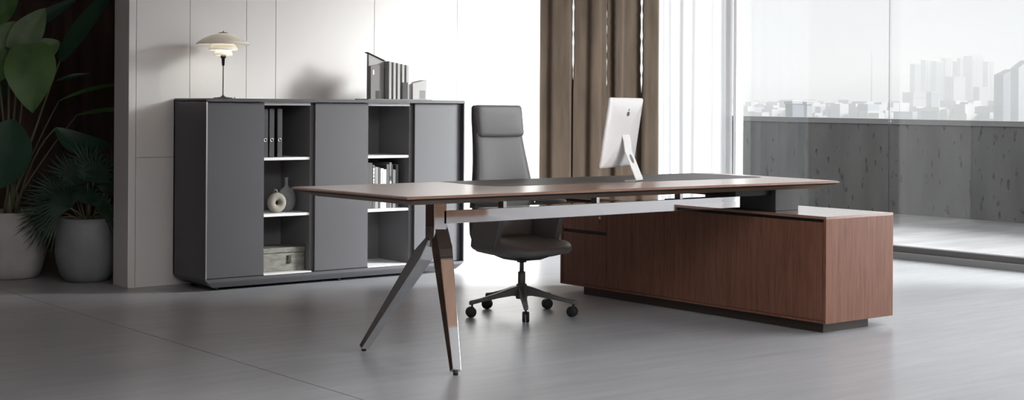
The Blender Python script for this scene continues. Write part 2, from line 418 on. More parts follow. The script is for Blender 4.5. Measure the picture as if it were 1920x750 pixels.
MB().box(cx(3.9105), cx(3.9185), -.0015, .001, zin + .002, H - .022).build('edge_highlight', M_alu, cab)  # bright strip stands in for light caught on the shell's front edge
# partitions
for (a, b) in ((4.655, 4.685), (5.412, 5.442), (4.300, 4.318), (5.058, 5.076)):
    MB().box(cx(a), cx(b), DV + .026, .43, zin, H - .02).build('partition', M_cabin, cab)
for (a, b) in ((4.318, 4.655), (5.076, 5.412)):
    MB().box(cx(a), cx(b), .425, .431, zin, H - .02).build('back_panel', M_cabin, cab)
    for zt in (.797, .446):
        MB().box(cx(a), cx(b) , DV + .028, .425, zt - .017, zt).build('shelf', M_shelf, cab, bevel=.001, seg=1)
    MB().box(cx(a), cx(b), DV - .002, .425, zin - .001, zin + .006).build('bottom_board', M_shelf, cab)
    MB().box(cx(a), cx(b), DV + .02, DV + .045, H - .040, H - .021).build('top_rail', M_shelf, cab)
def shelf_z(k): return (zin + .006, .446, .797)[k]

# ---- table lamp on the cabinet
lv = 8.17
lamp = empty('table_lamp', (4.134, lv, H), 'small table lamp with three white stacked shades on the grey cabinet', 'lamp')
def shade(pr, name, m=M_opal):
    n = len(pr)
    full = pr + [(r - .0025 if r > .01 else r, h - .0022) for (r, h) in reversed(pr)]
    return MB().lathe(full, n=48).build(name, m, lamp)
prof = [(.012, .407), (.04, .404), (.08, .393), (.12, .374), (.150, .354), (.166, .340), (.165, .337)]
shade(prof, 'upper_shade')
shade([(.030, .352), (.06, .345), (.080, .328), (.090, .306), (.089, .303)], 'middle_shade')
shade([(.022, .306), (.045, .302), (.053, .288), (.057, .272), (.056, .269)], 'lower_shade')
MB().lathe([(.030, .404), (.030, .408), (.010, .412), (.003, .413), (.003, .419), (.0, .420)], n=24).build('cap', M_lampmetal, lamp)
MB().lathe([(.0, .275), (.017, .270), (.017, .252), (.011, .250), (.008, .206), (.004, .203), (.0, .203)], n=24).build('socket', M_lampmetal, lamp)
MB().lathe([(.0035, .204), (.0035, .025), (.006, .014)], n=12).build('stem', M_lampmetal, lamp)
MB().lathe([(.006, .020), (.016, .011), (.035, .007), (.056, .006), (.060, .003), (.060, 0)], n=40).build('base', M_lampmetal, lamp)
MB().lathe([(0, .274), (.011, .278), (.014, .30), (.014, .365), (.008, .380), (0, .384)], n=20).build('bulb', M_bulb, lamp)
for k in range(3):
    a = 2 * PI * k / 3 + .4
    MB().tube([(.028 * math.cos(a), .028 * math.sin(a), .402), (.050 * math.cos(a), .050 * math.sin(a), .300)], .0015, 6).build('strut', M_lampmetal, lamp)
tag(MB().prism(rrect(.030, .016, .007), 0, .009).build('inline_switch', M_white), 'tiny white switch lying beside the lamp base on the cabinet', 'switch').location = (4.210, 8.14, H)

# ---- grey architectural model on the cabinet
am = empty('architectural_model', (5.37, 8.12, H), 'grey card model of a building with tall slanted fins standing on the cabinet', 'model')
def ax(u): return u - 5.37
MB().box(ax(5.125), ax(5.635), -.07, .10, 0, .006).build('base_plate', M_model2, am)
def slant(mb_, x0, x1, y0, y1, z0, za, zb, m=0):
    vs = [(x0, y0, z0), (x1, y0, z0), (x1, y1, z0), (x0, y1, z0), (x0, y0, za), (x1, y0, zb), (x1, y1, zb), (x0, y1, za)]
    return mb_.add(vs, [(3, 2, 1, 0), (4, 5, 6, 7), (0, 1, 5, 4), (1, 2, 6, 5), (2, 3, 7, 6), (3, 0, 4, 7)], m)
# low tower with a small window and a doorway
tw = MB(); x0, x1 = ax(5.150), ax(5.218)
tw.box(x0, x1, -.055, -.015, .006, .150); slant(tw, x0, x1, -.055, -.015, .150, .222, .232)
tw.box(x0, x0 + .012, -.055, -.015, .150, .225); 
tower = MB(); slant(tower, x0, x1, -.055, -.012, .006, .222, .233)
tower = tower.build('front_tower', M_model2, am)
MB().box(x0 + .014, x0 + .026, -.0562, -.055, .165, .198).build('window', M_modelw, tower)
MB().box(x0 + .038, x1 - .002, -.0562, -.055, .006, .060).build('doorway', M_model3, tower)
# tall back slab with mono-pitch roof
ms = MB(); slant(ms, ax(5.172), ax(5.292), .005, .030, .006, .302, .258); ms.build('tall_slab', M_model1, am)
rf = MB(); slant(rf, ax(5.155), ax(5.295), .000, .036, .300, .312, .256); 
rf = MB(); rf.add([(ax(5.158), -.004, .312), (ax(5.296), -.004, .259), (ax(5.296), .036, .259), (ax(5.158), .036, .312),
                   (ax(5.158), -.004, .316), (ax(5.296), -.004, .263), (ax(5.296), .036, .263), (ax(5.158), .036, .316)],
                  [(3, 2, 1, 0), (4, 5, 6, 7), (0, 1, 5, 4), (1, 2, 6, 5), (2, 3, 7, 6), (3, 0, 4, 7)])
rf.build('sloping_roof', M_model3, am)
MB().box(ax(5.218), ax(5.240), .002, .006, .006, .118).build('side_door', M_model2, am)
MB().box(ax(5.262), ax(5.450), .012, .030, .006, .215).build('dark_core', M_model3, am)
for k in range(5):
    u = 5.300 + k * .0345
    za = .256 - .0055 * k
    f = MB(); slant(f, ax(u), ax(u) + .0185, -.045, .034, .006, za + .002, za - .002); f.build('fin', M_model1, am)
MB().box(ax(5.402), ax(5.446), -.052, -.046, .006, .118).build('dark_screen', M_model3, am)
MB().box(ax(5.455), ax(5.488), -.03, .02, .006, .118).build('white_link', M_modelw, am)
an = MB(); slant(an, ax(5.488), ax(5.600), -.05, .04, .006, .112, .137); an = an.build('side_building', M_model1, am)
MB().box(ax(5.545), ax(5.588), -.0512, -.05, .008, .066).build('window', M_model2, an)

# ---- black ring binders in the upper left bay
def binder(u, lab, i):
    b = empty('ring_binder', (u, 8.06, shelf_z(2) + .0005), lab, 'binder', group='black binders in the upper left bay')
    w = .036
    MB().box(-w / 2, w / 2, 0, .26, 0, .305).build('cover', M_binder, b, bevel=.003)
    rr = MB(); rr.lathe([(.0115, .001), (.0125, -.002), (.009, -.003), (.0085, .001)], (0, 0, .108), 24, 'y'); rr.build('finger_ring', M_chrome, b)
    MB().lathe([(.0085, 0), (.0085, -.0008)], (0, 0, .108), 20, 'y').build('finger_hole', M_black, b)
binder(4.372, 'black ring binder, leftmost of three on the top shelf, mostly hidden by the grey door', 0)
binder(4.4165, 'black ring binder in the middle of the three on the top shelf', 1)
binder(4.473, 'black ring binder, rightmost of the three, next to the empty half of the top shelf', 2)

# ---- vases in the middle left bay
sz = shelf_z(1)
bv = MB()
prof = [(.0, 0), (.030, 0), (.055, .012), (.073, .045), (.078, .08), (.072, .115), (.055, .143), (.030, .158), (.018, .166), (.0135, .180), (.013, .215), (.0165, .222), (.0165, .226), (.011, .226), (.010, .21)]
# flattened bottle body, deeper in one direction
bv.lathe(prof, n=40)
o = bv.build('bottle_vase', M_vaseB); tag(o, 'grey flattened bottle vase with a narrow neck behind the ring shaped vase', 'vase'); o.location = (4.573, 8.15, sz); o.scale = (.84, .40, .96)
rv = MB(); R0, r0 = .0385, .0255
rings = []
for i in range(48):
    a = 2 * PI * i / 48; c = Vector((math.cos(a), 0, math.sin(a)))
    rings.append([c * (R0 + r0 * 1.0 * math.cos(b)) + Vector((0, .024 * math.sin(b), .064)) for b in [2 * PI * k / 16 for k in range(16)]])
rings.append(rings[0]); rv.loft(rings, False)
ring = tag(rv.build('ring_vase', M_vaseA, weld=True), 'beige round ring shaped vase with a hole in the middle on the cabinet shelf', 'vase')
ring.location = (4.462, 8.075, sz); ring.rotation_euler = (0, 0, math.radians(0))
MB().tube([(-.014, 0, .118), (-.020, 0, .132), (-.012, 0, .148), (.0, 0, .142), (.004, 0, .122)], .0035, 8).build('loop_handle', M_vaseA, ring)
# ---- marbled box in the lower left bay
sb = shelf_z(0)
bx = empty('storage_box', (4.50, 8.045, sb), 'grey marbled keepsake box with a metal clasp on the bottom shelf', 'box')
MB().box(-.150, .150, 0, .21, 0, .115).build('box_base', M_box, bx, bevel=.006)
MB().box(-.152, .152, -.002, .212, .1165, .150).build('lid', M_box, bx, bevel=.006)
cl = MB(); cl.tube([(.030, -.004, .098), (.026, -.008, .085), (.028, -.006, .070)], .003, 8); cl.tube([(.022, -.005, .055), (.038, -.009, .052), (.055, -.006, .058)], .0035, 8); cl.box(.020, .050, -.0035, .0005, .048, .1)
cl.build('clasp', M_brass, bx)

# ---- books in the middle right bay
books = [(.036, .300, (.035, .035, .035), 'thick black book at the left end, partly behind the grey door', None),
         (.018, .285, (.05, .05, .05), 'thin black book with a white patterned spine, second from the left end', 'marks'),
         (.025, .272, (.20, .20, .20), 'mid grey book beside the white patterned spine', None),
         (.016, .268, (.025, .025, .025), 'thin black book left of the two white books', None),
         (.024, .262, (.75, .75, .74), 'white book with grey lettering marks on its spine', 'dots'),
         (.020, .255, (.66, .66, .65), 'plain off white book beside the white book with lettering', None),
         (.022, .288, (.05, .05, .055), 'black book right of the two white books', None),
         (.018, .300, (.13, .13, .13), 'tall dark grey book with black and white blocks on its spine', 'blocks'),
         (.008, .285, (.02, .02, .02), 'very thin black book between the tall blocked spine and the pale grey book', None),
         (.022, .252, (.36, .36, .37), 'short pale grey book near the right end', None),
         (.020, .285, (.09, .09, .095), 'dark grey book at the right end of the row', None)]
u = 5.128
M_page = mat('paper_pages', (.62, .60, .56), .9); M_mw = mat('spine_white_ink', (.7, .7, .7), .6); M_mk = mat('spine_black_ink', (.02, .02, .02), .6)
for i, (w, h, col, lab, deco) in enumerate(books):
    m = mat('book_cover', col, .5)
    b = empty('book', (u + w / 2, 8.06, shelf_z(1) + .0005), lab, 'book', group='books on the middle shelf')
    u += w + .0012
    MB().box(-w / 2, w / 2, 0, .19, 0, h).build('cover', m, b, bevel=.0012, seg=1)
    MB().box(-w / 2 + .0025, w / 2 - .0025, .003, .188, h, h + .0006).build('pages', M_page, b)
    if deco == 'marks':
        d = MB(); z = .05
        while z < h - .03:
            q = rnd.uniform(.008, .02); d.box(-w * .28, w * .28, -.0006, 0, z, z + q); z += q + rnd.uniform(.003, .009)
        d.build('spine_pattern', M_mw, b)
    if deco == 'dots':
        d = MB(); z = .06
        while z < h - .03: d.box(-.003, .003, -.0006, 0, z, z + .006); z += .012
        d.build('spine_lettering', M_mk, b)
    if deco == 'blocks':
        MB().box(-w * .4, w * .4, -.0006, 0, .155, .175).build('spine_label', M_mw, b)
        MB().box(-w * .4, w * .4, -.0006, 0, .185, .21).build('spine_label', M_mk, b)
        MB().box(-w * .3, w * .3, -.0006, 0, .1, .14).build('spine_label', M_mw, b)

# ------------------------------------------------------------------ executive desk
TZ = .750
dc = (4.7, 5.38)
desk = empty('executive_desk', (4.7, 5.38, 0), 'long walnut executive desk with a grey leather inlay and polished chrome legs', 'desk')
corners = [(3.338, 4.945), (5.985, 4.862), (6.070, 5.858), (3.312, 5.862)]     # B C D A, counter clockwise
def inset(poly, d):
    n = len(poly); out = []
    for i in range(n):
        p = Vector(poly[i]); a = (Vector(poly[i - 1]) - p).normalized(); b = (Vector(poly[(i + 1) % n]) - p).normalized()
        s = (a + b).normalized(); k = d / abs(s.x * b.y - s.y * b.x)
        out.append(tuple(p + s * k))
    return out
def ring(d, z): return [(x - dc[0], y - dc[1], z) for (x, y) in inset(corners, d)]
def ring_mesh(levels, name, m):
    mb = MB(); mb.loft([ring(d, z) for (d, z) in levels], smooth=False); return mb.build(name, m, desk)
ring_mesh([(.006, .7385), (.000, .7405), (.000, .7445), (.010, TZ)], 'tabletop', M_woodtop)
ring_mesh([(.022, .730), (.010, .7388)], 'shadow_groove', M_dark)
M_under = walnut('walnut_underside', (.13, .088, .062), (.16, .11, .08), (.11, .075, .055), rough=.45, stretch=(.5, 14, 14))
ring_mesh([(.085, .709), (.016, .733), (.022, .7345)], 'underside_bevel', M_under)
# leather inlay: back edge region, rounded front-left corner
pts = [(5.930, 5.852), (4.150, 5.856)]
c0 = (4.235, 5.45)
pts.append((4.125, 5.50))
for k in range(9):
    a = math.radians(180 + 90 * k / 8); pts.append((4.265 + .140 * math.cos(a), 5.50 + .140 * math.sin(a)))
pts += [(5.80, 5.300)]
for k in range(6):
    a = math.radians(-90 + 90 * k / 5); pts.append((5.83 + .10 * math.cos(a), 5.40 + .10 * math.sin(a)))
MB().prism([(x - dc[0], y - dc[1]) for (x, y) in pts][::-1], TZ, TZ + .0012).build('leather_inlay', M_pad, desk)
# chrome leg frame
def quadbar(mb, a, b, wa, wb, side, out):
    """bar from a to b with rectangular section: half widths wa/wb = (along side, along out)"""
    a, b, side, out = Vector(a), Vector(b), Vector(side).normalized(), Vector(out).normalized()
    R = []
    for p, (s, t) in ((a, wa), (b, wb)):
        R.append([p + side * s + out * t, p - side * s + out * t, p - side * s - out * t, p + side * s - out * t])
    return mb.loft(R, smooth=False)
def rel(u, v, z): return (u - dc[0], v - dc[1], z)
PX, PV = 3.712, 5.270
mb = MB(); mb.box(PX - .034 - dc[0], PX + .034 - dc[0], PV - .034 - dc[1], PV + .034 - dc[1], .500, .709)
post = mb.build('post', M_chrome, desk, bevel=.002)
# near leg: thigh wider at the knee, tapering to the foot
def leg(foot, knee, hip, name, sgn):
    mb = MB()
    f = Vector(rel(*foot)); k = Vector(rel(*knee)); h = Vector(rel(*hip))
    ud = Vector((1, 0, 0)); 
    R = []
    for p, (su, sv) in ((h, (.034, .012)), (k, (.036, .030)), (f, (.021, .013))):
        ax_ = (f - h).normalized(); out = ax_.cross(ud).normalized(); side = out.cross(ax_).normalized()
        R.append([p + side * su + out * sv, p - side * su + out * sv, p - side * su - out * sv, p + side * su - out * sv])
    mb.loft(R, smooth=False)
    o = mb.build(name, M_chrome, desk, bevel=.0025)
    MB().lathe([(.011, -.016), (.011, .004)], (f.x, f.y, f.z), 16).build('foot_pad', M_black, o)
    return o
leg((3.560, 4.905, .016), (3.700, 5.205, .500), (3.727, 5.262, .590), 'leg', -1)
leg((3.570, 5.636, .016), (3.690, 5.340, .455), (3.705, 5.285, .530), 'leg', 1)
# long beam under the top, standoffs, end box
BZ0, BZ1 = .602, .661
MB().box(PX + .02 - dc[0], 5.640 - dc[0], PV - .034 - dc[1], PV + .034 - dc[1], BZ0, BZ1).build('beam', M_chrome, desk, bevel=.0015)
for uu in (4.085, 4.655, 5.22):
    MB().box(uu - .009 - dc[0], uu + .009 - dc[0], PV - .02 - dc[1], PV + .02 - dc[1], BZ1, .709).build('standoff', M_chrome, desk)
MB().box(5.50 - dc[0], 5.93 - dc[0], 5.14 - dc[1], 5.66 - dc[1], .668, .709).build('mounting_plate', M_dark, desk)
MB().box(5.770 - dc[0], 5.950 - dc[0], 5.109 - dc[1], 5.62 - dc[1], .5852, .709).build('support_box', M_block, desk, bevel=.002)

# ------------------------------------------------------------------ credenza under the desk end
KU1, KU2, KV1, KV2, KH, KB = 5.682, 6.217, 4.699, 6.751, .585, .050
kc = (5.95, 5.72)
cr = empty('credenza', (kc[0], kc[1], 0), 'low walnut credenza running under the right end of the desk', 'cabinet')
def kx(u): return u - kc[0]
def ky(v): return v - kc[1]
MB().box(kx(KU1), kx(KU2), ky(KV1), ky(KV2), KH - .014, KH).build('top_panel', M_woodtopv, cr, bevel=.001, seg=1)
mb = MB()
mb.box(kx(KU1), kx(KU2), ky(KV1), ky(KV1) + .016, KB, KH - .014); mb.box(kx(KU1), kx(KU2), ky(KV2) - .016, ky(KV2), KB, KH - .014)
mb.box(kx(KU1) + .03, kx(KU2), ky(KV1) + .016, ky(KV2) - .016, KB + .012, KH - .014)
mb.box(kx(KU1), kx(KU2), ky(KV1) + .016, ky(KV2) - .016, KB, KB + .012)
mb.build('carcass', M_wood, cr, bevel=.0008, seg=1)
MB().box(kx(KU1) + .018, kx(KU1) + .03, ky(KV1) + .016, ky(KV2) - .016, KH - .034, KH - .014).build('shadow_gap', M_dark, cr)
vs = [4.717, 5.129, 5.482, 5.855, 6.335]
for a, b in zip(vs[:-1], vs[1:]):
    MB().box(kx(KU1) + .004, kx(KU1) + .024, ky(a) + .001, ky(b) - .001, KB + .014, KH - .030).build('door', M_wood, cr, bevel=.0008, seg=1)
for (z0, z1) in ((KB + .014, .368), (.388, KH - .030)):
    dr = MB().box(kx(KU1) + .004, kx(KU1) + .024, ky(6.337), ky(KV2) - .018, z0, z1).build('drawer', M_wood, cr, bevel=.0008, seg=1)
    if z0 > .3:
        MB().lathe([(.009, 0), (.009, -.002), (.006, -.0035)], (kx(KU1) + .004, ky(6.395), .470), 20, 'x').build('lock', M_alu, dr)
        MB().box(kx(KU1) + .001, kx(KU1) + .003, ky(6.393), ky(6.397), .428, .466).build('key', M_brass, dr)
M_recess = mat('recess_walnut', (.07, .03, .02), .5)
MB().box(kx(KU1) + .020, kx(KU1) + .028, ky(6.337), ky(KV2) - .018, .366, .390).build('finger_recess', M_recess, cr)
MB().box(kx(KU1) + .036, kx(6.072), ky(KV1) + .045, ky(6.571), 0, KB).build('plinth', M_plinth, cr)

# ------------------------------------------------------------------ desktop computer (seen from behind)
yaw_w = Vector((math.sin(0), 0, 0))
aF, aR = Vector((.6158, .7879, 0)), Vector((.7879, -.6158, 0))
th = math.radians(68)
wv = (aR * math.cos(th) + aF * math.sin(th)).normalized()      # width direction, near -> far
nv = (aR * math.sin(th) - aF * math.cos(th)).normalized()      # back of the computer looks this way
ang = math.atan2(wv.y, wv.x)
mon = empty('desktop_computer', (5.026, 5.375, TZ + .0005 + .0012), 'white all in one desktop computer seen from behind on the desk', 'computer', ang)
# local: x = width, -y = back side (nv), z up ; check handedness
s_ = 1 if wv.cross(Vector((0, 0, 1))).dot(nv) > 0 else -1
W, Hh = .560, .356
tilt = math.radians(8.5)
pc = Vector((-.0, .086, .245))                                   # centre of the slab
def slab(x, z, t):
    # point on slab: x across, z up the slab, t thickness towards the back (-y)
    return pc + Vector((x, 0, 0)) + Vector((0, -math.sin(tilt), math.cos(tilt))) * z + Vector((0, -math.cos(tilt), -math.sin(tilt))) * t
mb = MB()
rings = []
for (k, t) in ((1.0, .0), (1.0, .006), (.985, .0105), (.93, .015), (.75, .0215), (.45, .027), (.15, .029)):
    rr = rrect(W * (k if k < .9 else k), Hh * k, .012 * k + .002, 5)
    rings.append([slab(x, z, t) for (x, z) in rr])
mb.loft(rings)
mb.build('housing', M_white, mon)
MB().loft([[slab(x, z, -.0005) for (x, z) in rrect(W - .004, Hh - .004, .01)], [slab(x, z, -.0012) for (x, z) in rrect(W - .004, Hh - .004, .01)]], smooth=False).build('screen', M_screen, mon)
# stand: arm comes out of the back, sweeps down to the heel, foot turns under the screen
sw = .058
path = [(.072, .245), (.062, .236), (.052, .205), (.045, .15), (.018, .085), (-.003, .035), (-.013, .012), (-.014, .0055), (-.006, .0022), (.02, .0022), (.045, .0022)]
path = [(y, z) for (y, z) in path]
mb = MB(); rings = []
pv = [Vector((y, z)) for y, z in path]
for i, p in enumerate(pv):
    t = (pv[min(i + 1, len(pv) - 1)] - pv[max(i - 1, 0)]).normalized(); nrm = Vector((-t.y, t.x)) * .0022
    rings.append([(-sw, p.x + nrm.x, p.y + nrm.y), (sw, p.x + nrm.x, p.y + nrm.y), (sw, p.x - nrm.x, p.y - nrm.y), (-sw, p.x - nrm.x, p.y - nrm.y)])
mb.loft(rings, smooth=False)
st = mb.build('stand', M_alu if False else M_white, mon)
# oval cable hole in the stand
hp = []
for k in range(24):
    a = 2 * PI * k / 24; q = Vector((.0295, .112)); d = Vector((.40, .917))
    p = q + d * (.024 * math.sin(a)); hp.append(((.020 * math.cos(a)), p.x - .0030, p.y + .0005))
MB().loft([hp, [(x, y - .0012, z) for (x, y, z) in hp]], smooth=False).build('cable_hole', M_logo, st)
# bitten fruit mark on the back
def mark(pts, name):
    MB().loft([[slab(x, z, .024) for x, z in pts], [slab(x, z, .0262) for x, z in pts]], smooth=False).build(name, M_logo, mon)
ap = [(0, .018), (.008, .022), (.018, .019), (.0225, .010), (.017, .005), (.0155, -.003), (.0225, -.009), (.018, -.020), (.010, -.027), (0, -.024), (-.010, -.027), (-.019, -.019), (-.024, -.004), (-.0215, .011), (-.013, .021), (-.005, .021)]
mark([(x, z + .088) for x, z in ap], 'logo')
mark([(x, z + .088) for x, z in [(0, .025), (.007, .029), (.009, .038), (.002, .034)]], 'logo_leaf')

# ------------------------------------------------------------------ office chair
ch = empty('office_chair', (4.875, 6.115, 0), 'charcoal leather high back office chair on a five spoke castor base behind the desk', 'chair', math.radians(0))
# five spoke base
M_b = M_base
hub = MB().lathe([(.0, .085), (.030, .088), (.034, .105), (.033, .150), (.026, .168), (.0, .168)], n=32).build('base_hub', M_b, ch)
for k in range(5):
    a = math.radians(20 + 72 * k)
    d = Vector((math.cos(a), math.sin(a), 0)); s = Vector((-math.sin(a), math.cos(a), 0))
    def sec(r, zc, hw, hh):
        c = d * r + Vector((0, 0, zc)); up = Vector((0, 0, 1))
        return [c + s * hw + up * hh * .6, c + s * hw * .7 + up * hh, c - s * hw * .7 + up * hh, c - s * hw + up * hh * .6, c - s * hw * .9 - up * hh, c + s * hw * .9 - up * hh]
    sp = MB().loft([sec(.018, .132, .026, .028), sec(.06, .128, .021, .022), sec(.14, .110, .017, .014), sec(.24, .088, .014, .010), sec(.293, .078, .013, .011), sec(.300, .074, .009, .008)], smooth=False).build('spoke', M_b, ch, bevel=.002)
    ca = d * .285
    cas = MB(); fa = math.radians((165, 125, 150, 52, 118)[k])
    fd = Vector((math.cos(fa), math.sin(fa), 0))
    c = ca + Vector((0, 0, .0285)) + fd * .006
    ax3 = Vector((-math.sin(fa), math.cos(fa), 0))
    up = Vector((0, 0, 1))
    for sg in (-1, 1):
        rr = []
        for (r, t) in ((.010, .0005), (.0285, .001), (.0285, .014), (.025, .0185), (.006, .019)):
            rr.append([c + ax3 * sg * t + fd * r * math.cos(q) + up * r * math.sin(q) for q in [2 * PI * i / 28 for i in range(28)]])
        cas.loft(rr)
    cas.tube([ca + Vector((0, 0, .040)), ca + Vector((0, 0, .070))], .006, 10)
    cas.build('castor', M_rubber, ch)
col = MB(); col.lathe([(.0, .160), (.020, .160), (.020, .232), (.012, .236), (.0, .236)], n=24); col.build('column_sleeve', M_b, ch)
MB().lathe([(.0115, .23), (.0115, .30)], n=20).build('gas_lift', M_base, ch)
mb = MB(); mb.lathe([(.026, .285), (.028, .300), (.028, .315)], n=20)
mb.loft([[(x, y, .300) for x, y in rrect(.16, .17, .03)], [(x, y, .322) for x, y in rrect(.24, .27, .04)], [(x, y, .345) for x, y in rrect(.26, .30, .04)]])
mb.build('tilt_mechanism', M_black, ch, bevel=0)
# seat cushion: waterfall front (front is -y)
def seat_pt(s, t, off):
    pass
rings = []
for (k, z, e) in ((.80, .335, .0), (.93, .340, .0), (.985, .352, .0), (1.0, .372, .0), (.985, .392, .0), (.93, .404, .0), (.80, .411, .0), (.45, .413, 0), (.1, .413, 0)):
    pts = rrect(.440 * k, .465 * k, .12 * k, 8, 0, -.005)
    rr = []
    for (x, y) in pts:
        zz = z
        fy = max(0, (-y - .06) / .18); zz -= .018 * fy * fy if z > .36 else .0
        by = max(0, (y - .02) / .2); zz += .012 * by if z > .36 else 0
        zz -= .012 * (1 - (x / .22) ** 2) * (1 if z > .40 else 0)
        rr.append((x, y, zz))
    rings.append(rr)
mb = MB(); mb.loft(rings); mb.build('seat', M_leather, ch)
# lower shell under the seat, dark
mb = MB(); mb.loft([[(x, y, .322) for x, y in rrect(.26, .30, .06, 6)], [(x, y, .334) for x, y in rrect(.36, .38, .09, 6)], [(x, y, .345) for x, y in rrect(.40, .42, .10, 6)]]); mb.build('seat_pan', M_black, ch)
# backrest: thin curved shell with cushioned front
def back_ring(z, w, y, th, bow):
    pts = []
    n = 10
    for i in range(n + 1):
        x = -w / 2 + w * i / n; q = (2 * i / n - 1)
        pts.append((x, y - bow * q * q - (.0 if abs(q) < .99 else -.004), z))
    for i in range(n, -1, -1):
        x = -w / 2 + w * i / n; q = (2 * i / n - 1)
        pts.append((x, y + th - bow * q * q * .8 - (.0 if abs(q) < .99 else .006), z))
    return pts
prof = [(.395, .36, .150, .050, .020), (.43, .385, .150, .052, .022), (.50, .395, .150, .052, .024), (.58, .39, .150, .050, .022), (.66, .375, .152, .046, .018), (.74, .355, .160, .042, .014),
        (.82, .335, .172, .038, .010), (.90, .318, .186, .036, .007), (.98, .306, .200, .034, .004), (1.06, .302, .212, .032, .002), (1.118, .300, .219, .028, .001), (1.130, .290, .222, .020, .001)]
mb = MB(); mb.loft([back_ring(z, w, y, t, b) for (z, w, y, t, b) in prof]); mb.build('backrest', M_leather, ch)
mb = MB(); mb.loft([[(x * 1.012, y + .006 + (t * .55 if j >= 11 else t * .35), z) for j, (x, y, z) in enumerate(back_ring(z, w, y0, t, b))] for (z, w, y0, t, b) in prof]); mb.build('back_shell', M_leather2, ch)
# headrest cushion
rr = []
for (k, t) in ((1.0, .012), (1.0, -.010), (.985, -.020), (.94, -.027), (.80, -.030), (.3, -.031)):
    ring_ = []
    for (x, z) in rrect(.306 * (1 - (1 - k) * .6), .172 * k, .018 * k, 5):
        zz = 1.046 + z; yy = .200 + (zz - .98) * .15
        ring_.append((x, yy + t, zz))
    rr.append(ring_)
mb = MB(); mb.loft(rr); mb.build('headrest', M_leather, ch)
# armrests: upright padded side panels with a flat rounded pad
for sgn in (-1, 1):
    mb = MB(); rr = []
    x0 = sgn * .205
    for (dx, k) in ((-.018, .94), (-.014, .985), (-.006, 1.0), (.006, 1.0), (.014, .985), (.018, .94)):
        poly = [(-.105, .575), (-.070, .445), (-.045, .372), (-.030, .362), (.150, .352), (.172, .365), (.165, .420), (.140, .590), (.120, .604), (-.085, .606), (-.100, .598)]
        c = (.03, .48)
        rr.append([(x0 + dx, c[0] + (y - c[0]) * k, c[1] + (z - c[1]) * k) for (y, z) in poly])
    mb.loft(rr, smooth=False); arm = mb.build('armrest', M_armskin, ch, bevel=.004)
    mb = MB(); mb.loft([[(x0 + x, .02 + y, .600) for x, y in rrect(.048, .25, .022, 5)], [(x0 + x, .02 + y, .604) for x, y in rrect(.056, .262, .026, 5)], [(x0 + x, .02 + y, .614) for x, y in rrect(.056, .262, .026, 5)], [(x0 + x, .02 + y, .620) for x, y in rrect(.046, .25, .022, 5)]])
    mb.build('arm_pad', M_leather, arm)

# ------------------------------------------------------------------ potted plants in the alcove
def pot(parent, prof, m, soil_r, soil_z):
    MB().lathe(prof, n=48).build('pot', m, parent)
    MB().lathe([(0, soil_z - .02), (soil_r, soil_z - .01), (soil_r, soil_z), (0, soil_z + .008)], n=32).build('soil', M_soil, parent)
def leaf(mb, base, tip, width, normal, sag=.0, shape='heart', curl=.15, n=14, m=6, wob=0):
    base, tip, normal = Vector(base), Vector(tip), Vector(normal).normalized()
    d = tip - base; L_ = d.length; t = d.normalized(); side = t.cross(normal).normalized(); nn = side.cross(t).normalized()
    def w(s):
        if shape == 'heart': return width * (math.sin(PI * min(1, .14 + s * .86)) ** .75) * (1 - .35 * s) * 1.12 if s < .999 else 0.0
        if shape == 'oval': return width * max(0, math.sin(PI * (s * .97 + .015))) ** .7
        return width * max(0, math.sin(PI * (s * .95 + .03))) ** .5 * (1 - .4 * s)
    def fn(i, j):
        s = j; x = (i - .5)
        c = base + t * L_ * s + Vector((0, 0, -1)) * sag * s * s + nn * (sag * .6) * math.sin(PI * s)
        ww = w(s)
        return c + side * x * ww - nn * abs(x) * ww * curl * -1 + nn * wob * math.sin(9 * s + 4 * i) * abs(x)
    mb.grid(fn, m, n)
    mb.tube([fn(.5, q / 6) - nn * .002 for q in range(7)], [.004, .0035, .003, .0025, .002, .0015, .001], 5)
F_, R_ = aF, aR
pl = empty('potted_plant', (3.237, 9.35, 0), 'tall broad leaved green plant in a pale stone pot in the dark alcove', 'plant')
pot(pl, [(0, 0), (.150, 0), (.172, .012), (.190, .06), (.212, .15), (.224, .25), (.228, .34), (.226, .425), (.220, .430), (.210, .428), (.208, .39), (0, .38)], M_pot1, .207, .40)
def P(x, y, dd=0, c=(22, 520), k=290.):                        # plant-local point: across, up, and away
    return R_ * ((x - c[0]) / k) + Vector((0, 0, (c[1] - y) / k)) + F_ * dd
tocam = -F_ + Vector((0, 0, .25))
A = MB(); Bm = MB(); S = MB()
leaf(A, P(70, 84, -.16), P(84, 206, -.26), .33, tocam + R_ * .1, sag=.02, wob=.02)
leaf(A, P(34, 98, -.10), P(84, 12, -.02), .20, tocam + R_ * .5, sag=.01)
leaf(A, P(58, 115, -.08), P(112, 72, -.04), .15, tocam + R_ * .2, sag=.02, shape='oval')
leaf(A, P(36, 96, -.02), P(-30, 60, -.10), .34, tocam - R_ * .2, sag=.04)
leaf(A, P(30, 100, -.12), P(-5, 160, -.2), .20, tocam, sag=.01)
leaf(A, P(-4, 36, -.08), P(44, -2, -.12), .16, tocam, sag=.0)
leaf(A, P(-10, 40, -.08), P(-20, -30, -.12), .26, tocam, sag=.0)
leaf(A, P(98, 188, .12), P(222, 146, .28), .055, Vector((0, 0, 1)) - F_ * .6, sag=.03, shape='oval')
leaf(A, P(130, 215, .15), P(225, 200, .30), .060, Vector((0, 0, 1)) - F_ * .6, sag=.01, shape='oval')
leaf(Bm, P(106, 112, .05), P(205, -40, .15), .19, tocam - R_ * .5, sag=.02, shape='long')
leaf(Bm, P(102, 240, .0), P(208, 300, -.05), .17, tocam + Vector((0, 0, .6)), sag=-.10, shape='oval')
